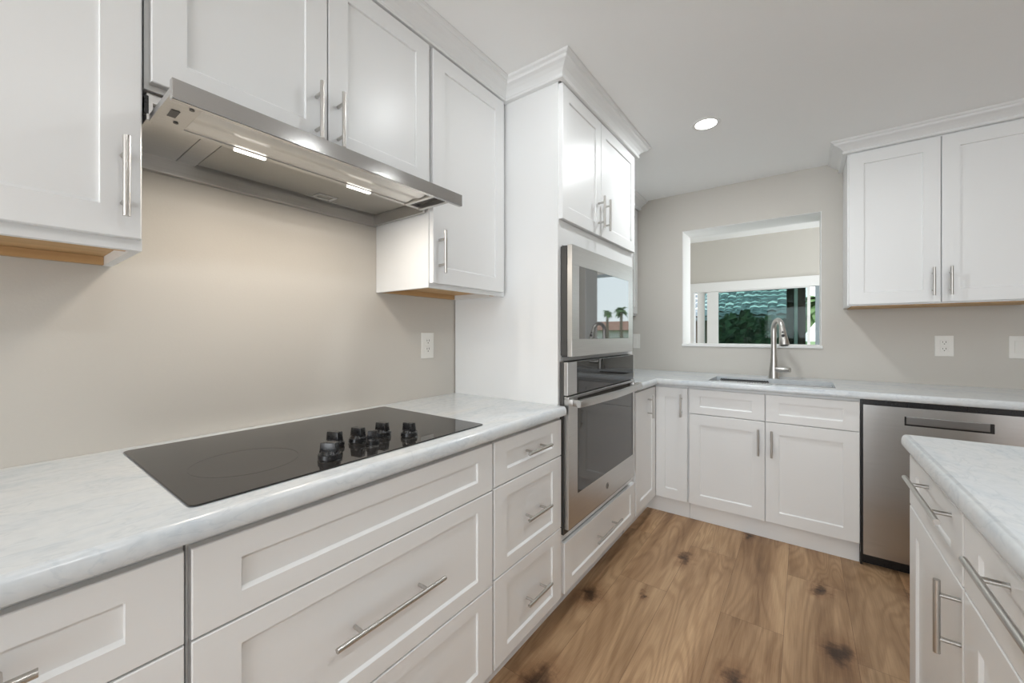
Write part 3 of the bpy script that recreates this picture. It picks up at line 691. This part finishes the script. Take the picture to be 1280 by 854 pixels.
# one continuous front skin with the pocket opening
def frame_front(bm, xs, zs, y):
    v = {}
    for i, x in enumerate(xs):
        for j, z in enumerate(zs): v[i, j] = bm.verts.new((x, y, z))
    for i in range(3):
        for j in range(3):
            if (i, j) != (1, 1): bm.faces.new((v[i, j], v[i+1, j], v[i+1, j+1], v[i, j+1]))
    return v
v = frame_front(bm, (fx0, px0, px1, fx1), (fz0, pz0, pz1, fz1), y0)
w = {}
for key, vv in v.items(): w[key] = bm.verts.new((vv.co.x, y1, vv.co.z))
out = [(0, 0), (1, 0), (2, 0), (3, 0), (3, 1), (3, 2), (3, 3), (2, 3), (1, 3), (0, 3), (0, 2), (0, 1)]
for k in range(12):
    a, b_ = out[k], out[(k+1) % 12]; bm.faces.new((v[a], w[a], w[b_], v[b_]))
inn = [(1, 1), (2, 1), (2, 2), (1, 2)]
for k in range(4):
    a, b_ = inn[k], inn[(k+1) % 4]; bm.faces.new((v[b_], w[b_], w[a], v[a]))
for i in range(3):
    for j in range(3):
        if (i, j) != (1, 1): bm.faces.new((w[i, j], w[i, j+1], w[i+1, j+1], w[i+1, j]))
dw = obj('door', bm, M['steelx'], t)
bm = B()
for a, b_, c, d_ in ((px0, px0+0.006, pz0, pz1), (px1-0.014, px1, pz0, pz1), (px0+0.006, px1-0.014, pz0, pz0+0.008)): box(bm, a, b_, y0-0.001, y1-0.001, c, d_)
obj('pocket', bm, M['blackplastic'], dw, 'black handle pocket')
bm = B(); box(bm, px0+0.006, px1-0.014, y0-0.006, y0+0.002, pz0+0.008, pz1, 0.0015); obj('handle', bm, M['nickeldark'], dw)
bm = B(); box(bm, DX0, DX0+0.0095, YF+0.008, YF+0.0295, 0.07, ZU-0.004); box(bm, DX0+0.0095, DX1, YF+0.008, YF+0.0295, 0.8575, ZU-0.004); box(bm, DX0, DX0+0.0095, YF+0.03, YF+0.05, 0.0, 0.07)  # black strips set into the gap around the door
obj('gap_strip', bm, M['blackplastic'], t, 'black gap strip around the door')

# ------------------------------------------------------------------ sink, faucet, drying rack
t = thing('sink', 'undermount stainless sink set into the back counter', 'sink', (1.27, 3.0, 0.69))
bm = B(); tw = 0.004
box(bm, KX0-0.012, KX0-0.001, KY0-0.012, KY1+0.012, 0.690, ZU-0.001); box(bm, KX1+0.001, KX1+0.012, KY0-0.012, KY1+0.012, 0.690, ZU-0.001)
box(bm, KX0-0.001, KX1+0.001, KY0-0.012, KY0-0.001, 0.690, ZU-0.001); box(bm, KX0-0.001, KX1+0.001, KY1+0.001, KY1+0.012, 0.690, ZU-0.001)
box(bm, KX0-0.001, KX1+0.001, KY0-0.001, KY1+0.001, 0.690, 0.700)
box(bm, KX0+0.0012, KX1-0.0012, KY1-0.022, KY1-0.0012, 0.700, 0.8975, 0.001); box(bm, KX0+0.0012, KX1-0.0012, KY0+0.0012, KY0+0.022, 0.700, 0.8975, 0.001)
obj('basin', bm, M['sinksteel'], t)
bm = B(); tube(bm, (1.27, 3.02, 0.7002), (1.27, 3.02, 0.703), 0.05, seg=32); tube(bm, (1.27, 3.02, 0.703), (1.27, 3.02, 0.706), 0.035, 0.03, seg=24); obj('drain', bm, M['chrome'], t, smooth=True)
t = thing('drying_rack', 'rod rack with a row of black tips resting inside the left half of the sink', 'drying rack', (1.11, 3.0, 0.8978))
xr0, xr1, nr = 0.968, 1.258, 20
bm = B(); tips = B()
for k in range(nr):
    x = xr0+0.008+(xr1-xr0-0.016)*k/(nr-1)
    tube(bm, (x, KY0+0.004, 0.9000), (x, KY1-0.014, 0.9000), 0.0021, seg=8)
    tube(tips, (x, KY1-0.0165, 0.9050), (x, KY1-0.0025, 0.9050), 0.0060, seg=10)
box(tips, xr0, xr1, KY1-0.013, KY1-0.004, 0.8980, 0.9060)
obj('rods', bm, M['sinksteel'], t, smooth=True)
obj('tip_strip', tips, M['blackplastic'], t, 'black tipped end strip')

t = thing('faucet', 'brushed nickel pull-down gooseneck faucet behind the sink', 'faucet', (1.283, 3.235, ZT))
fx, fy = 1.283, 3.235
bm = B()
pts, rad = [], []
for z, r in ((0.0, 0.0310), (0.004, 0.0310), (0.030, 0.0285), (0.070, 0.0245), (0.120, 0.0205), (0.170, 0.0180), (0.220, 0.0168), (0.290, 0.0160), (0.335, 0.0158)):
    pts.append((fx, fy, ZT+z+0.0003)); rad.append(r)
sweep(bm, pts, rad, 28)
obj('post', bm, M['nickel'], t, smooth=True)
dxy = Vector((0.42, -0.907, 0)).normalized(); R = 0.060
bm = B(); pts = []
zc_ = ZT+0.335
for k in range(17):
    a = PI*k/16*0.94
    pts.append(Vector((fx, fy, zc_)) + dxy*(R-R*math.cos(a)) + Vector((0, 0, R*math.sin(a))))
sweep(bm, pts, [0.0156]*len(pts), 20); sp = obj('spout', bm, M['nickel'], t, smooth=True)
end = pts[-1]; dirn = (pts[-1]-pts[-2]).normalized()
bm = B(); hp = [end+dirn*s for s in (0.0, 0.004, 0.008, 0.035, 0.085, 0.118, 0.122)]
sweep(bm, hp, [0.0155, 0.0172, 0.0174, 0.0195, 0.0250, 0.0285, 0.0262], 24); hd = obj('spray_head', bm, M['nickel'], t, smooth=True)
bm = B(); tube(bm, end+dirn*0.1215, end+dirn*0.1245, 0.022, 0.021, 24); obj('aerator', bm, M['blackplastic'], hd, 'black spray face')
side = Vector((0.0, -1.0, 0.0)) if False else (Vector((CX-fx, -fy, 0))).normalized()
c0 = end+dirn*0.062; bm = B()
nrm = (side - dirn*side.dot(dirn)).normalized()
tube(bm, c0+nrm*0.018, c0+nrm*0.0255, 0.0098, seg=20); obj('spray_button', bm, M['blackplastic'], hd, 'black spray button', True); bm = B()
tube(bm, end+dirn*0.038+nrm*0.016, end+dirn*0.038+nrm*0.0228, 0.0055, seg=16)
obj('spray_button', bm, M['blackplastic'], hd, 'black spray button', True)
bm = B()
sweep(bm, [(fx+0.010, fy-0.004, ZT+0.062), (fx+0.050, fy-0.020, ZT+0.062), (fx+0.053, fy-0.021, ZT+0.062), (fx+0.092, fy-0.036, ZT+0.064)], [0.0200, 0.0190, 0.0175, 0.0165], 18)
obj('lever', bm, M['nickel'], t, smooth=True)

# ------------------------------------------------------------------ wall plates
def outlet(label, face, pos, u, z, w_, h_, kind):
    nm = 'wall_switch' if kind == 'switch' else 'wall_outlet'
    t = thing(nm, label, 'light switch' if kind == 'switch' else 'outlet', place(face, pos, u, z-h_/2, 0), 'wall plates above the counters')
    bm = B(); a, b_ = place(face, pos, u-w_/2, z-h_/2, 0.0005), place(face, pos, u+w_/2, z+h_/2, 0.006)
    box(bm, min(a.x, b_.x), max(a.x, b_.x), min(a.y, b_.y), max(a.y, b_.y), a.z, b_.z, 0.002)
    obj('cover_plate', bm, M['plate'], t)
    if kind == 'outlet':
        for dz in (-0.0195, 0.0195):
            bm = B(); a, b_ = place(face, pos, u-0.0165, z+dz-0.0145, 0.006), place(face, pos, u+0.0165, z+dz+0.0145, 0.0085)
            box(bm, min(a.x, b_.x), max(a.x, b_.x), min(a.y, b_.y), max(a.y, b_.y), a.z, b_.z, 0.001)
            rc = obj('receptacle', bm, M['plate'], t)
            bm = B()
            for du, dzz, ww, hh2 in ((-0.0065, 0.004, 0.0011, 0.0040), (0.0065, 0.004, 0.0013, 0.0048), (0.0, -0.0075, 0.0022, 0.0022)):
                a, b_ = place(face, pos, u+du-ww, z+dz+dzz-hh2, 0.0085), place(face, pos, u+du+ww, z+dz+dzz+hh2, 0.0089)
                box(bm, min(a.x, b_.x), max(a.x, b_.x), min(a.y, b_.y), max(a.y, b_.y), a.z, b_.z)
            obj('slots', bm, M['slot'], rc, 'dark plug slots')
    else:
        for du in ((-0.023, 0.023) if w_ > 0.1 else (0.0,)):
            bm = B(); a, b_ = place(face, pos, u+du-0.0165, z-0.034, 0.006), place(face, pos, u+du+0.0165, z+0.034, 0.0095)
            box(bm, min(a.x, b_.x), max(a.x, b_.x), min(a.y, b_.y), max(a.y, b_.y), a.z, b_.z, 0.0015)
            obj('rocker', bm, M['plate'], t)
outlet('white duplex outlet on the left wall between the cooktop and the tall cabinet', 'L', 0, 1.270, 1.172, 0.076, 0.122, 'outlet')
outlet('white duplex outlet on the back wall under the right wall cabinet', 'B', YB, 2.115, 1.156, 0.078, 0.122, 'outlet')
outlet('white rocker switch plate at the right edge of the back wall', 'B', YB, 2.420, 1.154, 0.118, 0.124, 'switch')
outlet('white rocker switch plate in the far corner beside the wall oven', 'B', YB, 0.275, 1.166, 0.074, 0.122, 'switch')

# ------------------------------------------------------------------ island
IX, IY1, IY0, IX1 = 1.700, 1.650, -0.55, 2.42
def island_unit(label, y0, y1, dh, hh_):
    t = thing('island_cabinet', label, 'cabinet', ((IX+IX1)/2, (y0+y1)/2, 0), 'kitchen island cabinets')
    bm = B(); box(bm, IX+0.020, IX1, y0+0.0005, y1-0.0005, 0.112, ZU-0.0005); obj('body', bm, M['paint'], t)
    bm = B(); box(bm, IX+0.075, IX1-0.02, y0+0.0005, y1-0.0005, 0, 0.1115); obj('toe_kick', bm, M['kick'], t)
    front('drawer', 'I', IX, y0+0.003, y1-0.003, 0.722, 0.868, t, 0.078, 0.042, handle=dh)
    front('door', 'I', IX, y0+0.003, y1-0.003, 0.117, 0.718, t, 0.078, 0.066, handle=hh_)
    return t
island_unit('white island cabinet nearest the dishwasher, with drawer and vertical door pull', 1.160, IY1, (1.332, 0.838, 0.318, False), (1.172, 0.645, 0.150, True))
island_unit('white island cabinet at the right edge, nearer the camera', 0.668, 1.157, (0.845, 0.838, 0.318, False), (0.705, 0.645, 0.150, True))
island_unit('white island cabinet beside the camera, out of view', 0.176, 0.665, (0.41, 0.843, 0.330, False), (0.60, 0.645, 0.150, True))
rounded_counter('island_countertop', 'veined white island countertop at the right edge of the photo',
    [([(IX-0.015+i, IY0), (IX1+0.25-i, IY0), (IX1+0.25-i, IY1+0.020-i), (IX-0.015+i, IY1+0.020-i)], ZU+h) for i, h in NOSE], M['marble'], (2.2, 0.6, ZU))
island_unit('white island cabinet behind the camera', -0.54, 0.173, None, None)

# ------------------------------------------------------------------ recessed ceiling lights
def can_light(x, y, label, group='recessed ceiling lights', power=None):
    t = thing('recessed_light', label, 'ceiling light', (x, y, ZC), group)
    bm = B(); sg = 40; rings = []
    for r, z in ((0.052, ZC-0.0020), (0.056, ZC-0.0045), (0.068, ZC-0.0040), (0.072, ZC-0.0003)):
        rings.append([bm.verts.new((x+r*math.cos(2*PI*k/sg), y+r*math.sin(2*PI*k/sg), z)) for k in range(sg)])
    for i in range(3):
        for k in range(sg): bm.faces.new((rings[i][k], rings[i][(k+1) % sg], rings[i+1][(k+1) % sg], rings[i+1][k]))
    obj('trim', bm, M['trim'], t, smooth=True)
    bm = B(); tube(bm, (x, y, ZC-0.0025), (x, y, ZC-0.0005), 0.053, seg=40); obj('lens', bm, M['can'], t, 'glowing lens')
    l = bpy.data.lights.new('recessed_light_lamp', 'AREA'); l.shape = 'DISK'; l.size = 0.10; l.energy = CAN_POWER if power is None else power; l.color = (0.94, 0.98, 1.0)
    lo = bpy.data.objects.new('recessed_light_lamp', l); COL.objects.link(lo); lo.location = (x, y, ZC-0.006)
can_light(1.022, 2.338, 'lit round recessed light in the ceiling near the back wall', power=8.6)
can_light(0.985, 1.232, 'lit round recessed light at the top edge of the photo, above the wall oven', power=3.0)
for x, y, pw in ((0.985, -0.80, 2.0), (2.15, 1.22, 2.2), (2.15, 1.80, 1.7), (2.15, 0.24, 4.5), (2.15, -0.80, 3.0)):
    can_light(x, y, 'lit round recessed ceiling light outside the frame', power=pw)

# ------------------------------------------------------------------ sun room beyond the pass-through
struct('floor_sunroom_bounce', box(B(), -1.1, XW, Y2+0.0005, Y3-0.0005, 0.0005, 0.006), M['tile'])  # unseen pale floor, added to keep warm wood bounce off the sun room
struct('ceiling_sunroom', box(B(), -1.2, XW+0.1, Y2, Y3+0.14, ZC2, ZC2+0.08), M['ceil'])
struct('wall_sunroom_left', box(B(), -1.2, -1.1, Y2, Y3, 0, ZC2), M['wall'])
bm = B(); GX0, GX1, GZ1 = -0.07, 1.657, 2.055; QX0, QX1, QZ = 1.70, 3.40, 2.36
box(bm, -1.1, GX0, Y3, Y3+0.14, 0, ZC2); box(bm, QX1, XW+0.1, Y3, Y3+0.14, 0, ZC2); box(bm, GX0, GX1, Y3, Y3+0.14, GZ1, ZC2); box(bm, GX1, QX0, Y3, Y3+0.14, 0, ZC2); box(bm, QX0, QX1, Y3, Y3+0.14, QZ, ZC2)
struct('wall_sunroom_far', bm, M['wall'])
bm = B(); box(bm, XW, XW+0.1, Y2, 3.98, 0, ZC2); box(bm, XW, XW+0.1, 6.62, Y3, 0, ZC2); box(bm, XW, XW+0.1, 3.98, 6.62, 2.42, ZC2)  # unseen opening added along with the sun-room fill lamp
struct('wall_sunroom_right', bm, M['wall'])
t = thing('door_1', 'white framed sliding glass door of the sun room, seen through the pass-through', 'door', (1.7, Y3, 0), kind='structure')
GT = 1.893
bm = B()
box(bm, GX0, GX1, Y3-0.03, Y3+0.10, GT+0.015, GZ1-0.0005, 0.003); box(bm, GX0+0.0005, GX0+0.075, Y3-0.03, Y3+0.10, 0.0, GT+0.015); box(bm, GX0+0.075, GX1-0.074, Y3-0.03, Y3+0.10, 0.0, 0.05)
obj('frame', bm, M['trim'], t)
bm = B(); box(bm, GX1-0.074, GX1-0.0005, Y3-0.03, Y3+0.10, 0.0, GT+0.0145); obj('jamb', bm, M['bluegrey'], t, 'blue-grey side jamb')
def slider(x0, x1, y, sl, sr, mat, frame_mat, gm):
    bm = B(); box(bm, x0, x0+sl, y-0.02, y+0.02, 0.05, GT+0.014); box(bm, x1-sr, x1, y-0.02, y+0.02, 0.05, GT+0.014)
    box(bm, x0+sl, x1-sr, y-0.02, y+0.02, 0.05, 0.16); box(bm, x0+sl, x1-sr, y-0.02, y+0.02, GT, GT+0.014)
    s = obj('sash', bm, frame_mat, t)
    bm = B(); box(bm, x0+sl, x1-sr, y-0.003, y+0.003, 0.16, GT); obj('pane', bm, gm, s)
slider(0.041, 1.380, Y3+0.060, 0.108, 0.040, None, M['trim'], M['tint'])
slider(0.196, 1.527, Y3+0.012, 0.162, 0.036, None, M['trim'], M['tint'])
t = thing('window_1', 'tall clear window of the sun room to the right of the sliding door', 'window', (2.55, Y3, 0), kind='structure')
bm = B()
for a, b_, c, d_ in ((QX0+0.0005, QX0+0.05, 0.007, QZ-0.0005), (QX1-0.05, QX1-0.0005, 0.007, QZ-0.0005), (QX0+0.05, QX1-0.05, 0.007, 0.08), (QX0+0.05, QX1-0.05, QZ-0.05, QZ-0.0005)): box(bm, a, b_, Y3+0.02, Y3+0.09, c, d_)
obj('frame', bm, M['bluegrey'], t)
bm = B(); box(bm, QX0+0.05, QX1-0.05, Y3+0.05, Y3+0.056, 0.08, QZ-0.05); obj('pane', bm, M['clear'], t)

# ------------------------------------------------------------------ outdoors
o = struct('ground_outside', box(B(), -30, 40, Y3+0.15, 90, -0.14, -0.04), M['grass'])
struct('patio_slab', box(B(), -4, 8, Y3+0.15, Y3+3.0, -0.04, -0.01), M['patio'])
def blob_tree(name, label, cat, x, y, h, r, mat, n=260, group=None, trunk=True):
    t = thing(name, label, cat, (x, y, -0.04), group)
    bm = B()
    for k in range(n):
        u = random.uniform(-1, 1); a = random.uniform(0, 2*PI); rr_ = r*(0.55+0.45*random.random())
        p = Vector((x+rr_*math.sqrt(1-u*u)*math.cos(a), y+rr_*math.sqrt(1-u*u)*math.sin(a), h-r*0.9+rr_*u*0.9))
        if p.z < 0.0: p.z = random.uniform(0.05, 0.4)
        s = r*random.uniform(0.12, 0.24); d = Vector((random.uniform(-1, 1), random.uniform(-1, 1), random.uniform(-0.4, 1))).normalized()
        e1 = d.orthogonal().normalized()*s; e2 = d.cross(e1)
        c = d*s*0.25
        vs = [bm.verts.new(p+e1), bm.verts.new(p+e2*0.6+c), bm.verts.new(p-e1), bm.verts.new(p-e2*0.6+c)]
        bm.faces.new(vs)
    obj('foliage', bm, mat, t)
    bm = B(); sweep(bm, [(x, y, -0.04), (x+0.03, y, h*0.4), (x, y+0.03, h-r*0.5)], [0.10, 0.08, 0.05], 10); obj('trunk', bm, M['trunk'], t)
    return t
def palm(label, x, y, h, size, group='palm trees outside'):
    t = thing('palm_tree', label, 'palm tree', (x, y, -0.04), group)
    bm = B(); sweep(bm, [(x, y, -0.04), (x+0.08, y, h*0.5), (x+0.05, y, h)], [0.19, 0.15, 0.13], 12); obj('trunk', bm, M['trunk'], t, smooth=True)
    bm = B()
    for k in range(34):
        a = random.uniform(0, 2*PI); el = random.uniform(-0.5, 1.3); L_ = random.uniform(0.8, 1.15)*size
        prev = None; base = Vector((x+0.05, y, h))
        for s in range(8):
            q = s/7; p = base+Vector((math.cos(a)*L_*q*math.cos(el*0.6), math.sin(a)*L_*q*math.cos(el*0.6), L_*q*math.sin(el)-0.75*q*q*L_))
            wd = 0.24*size*math.sin(PI*(0.08+0.9*q))
            sd = Vector((-math.sin(a), math.cos(a), 0))*wd
            cur = (bm.verts.new(p-sd-Vector((0, 0, 0.4*wd))), bm.verts.new(p), bm.verts.new(p+sd-Vector((0, 0, 0.4*wd))))
            if prev:
                bm.faces.new((prev[0], prev[1], cur[1], cur[0])); bm.faces.new((prev[1], prev[2], cur[2], cur[1]))
            prev = cur
    obj('fronds', bm, M['palm'], t)
palm('palm tree in the bright gap at the right side of the sun-room door', 1.95, 19.5, 2.4, 1.0)
palm('palm tree mirrored near the middle of the microwave window', 16.7, 40.0, 3.6, 0.60)
palm('palm tree mirrored at the right side of the microwave window', 14.4, 38.0, 3.7, 0.8)
palm('palm tree farther right beyond the sun-room window', 21.5, 42.0, 3.8, 0.7)
# neighbouring house with a tiled roof behind the tinted panes
t = thing('house', 'neighbouring house with a pale tiled roof seen through the tinted sliding door', 'house', (-1.5, 13, -0.04))
bm = B(); box(bm, -7.0, 1.35, 12.6, 17.0, -0.04, 1.9); obj('walls', bm, M['stucco2'], t)
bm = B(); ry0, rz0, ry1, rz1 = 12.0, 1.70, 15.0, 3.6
rows, cols = 16, 44
for i in range(rows):
    f0, f1 = i/rows, (i+1)/rows
    for k in range(cols):
        x0 = -7.4+8.9*k/cols; x1 = -7.4+8.9*(k+1)/cols; xm = (x0+x1)/2
        jit = random.uniform(-0.02, 0.035)
        def P3(x, f, up): up = up*0.55+jit; return Vector((x, ry0+(ry1-ry0)*f, rz0+(rz1-rz0)*f+up))
        a = [bm.verts.new(P3(x0, f0, 0.02)), bm.verts.new(P3(xm, f0, 0.09)), bm.verts.new(P3(x1, f0, 0.02))]
        b_ = [bm.verts.new(P3(x0, f1, 0.0)), bm.verts.new(P3(xm, f1, 0.04)), bm.verts.new(P3(x1, f1, 0.0))]
        bm.faces.new((a[0], a[1], b_[1], b_[0])); bm.faces.new((a[1], a[2], b_[2], b_[1]))
box(bm, -7.4, 1.5, 12.0, 17.5, 1.62, 1.70)
obj('roof', bm, M['roof'], t, 'pale grey tiled roof')
blob_tree('shrub', 'green bush in front of the tiled-roof house, left side of the tinted door', 'shrub', 0.35, 10.4, 1.75, 0.70, M['leaf'], group='bushes outside the sun room')
blob_tree('shrub', 'green bush in front of the tiled-roof house, right side of the tinted door', 'shrub', 0.98, 11.6, 1.45, 0.45, M['leaf'], group='bushes outside the sun room')
blob_tree('shrub', 'low green bush under the palm at the bright gap', 'shrub', 3.1, 13.5, 1.25, 0.6, M['palm'], group='bushes outside the sun room')
t = thing('patio_column', 'dark brown column standing just outside the tinted sliding door', 'column', (1.35, 7.55, -0.01))
bm = B(); box(bm, 1.235, 1.475, 7.50, 7.62, -0.01, 2.9, 0.006); obj('shaft', bm, M['brown'], t)
bm = B(); box(bm, 1.225, 1.485, 7.49, 7.63, -0.01, 0.16, 0.006); obj('plinth', bm, M['brown'], t)
t = thing('distant_house', 'low house with a reddish roof mirrored in the microwave window', 'house', (17.0, 50, -0.04))
bm = B(); box(bm, 8.0, 30.0, 48, 56, -0.04, 1.75); obj('walls', bm, simple('white_house_wall', (0.75, 0.73, 0.70), 0.8), t)
bm = B()
vs = [bm.verts.new(p) for p in ((7.4, 47.4, 1.75), (30.6, 47.4, 1.75), (30.6, 56.6, 1.75), (7.4, 56.6, 1.75), (11, 52, 3.0), (27, 52, 3.0))]
for q in ((0, 1, 5, 4), (1, 2, 5), (2, 3, 4, 5), (3, 0, 4), (3, 2, 1, 0)): bm.faces.new([vs[i] for i in q])
obj('roof', bm, M['redroof'], t, 'reddish tiled roof')
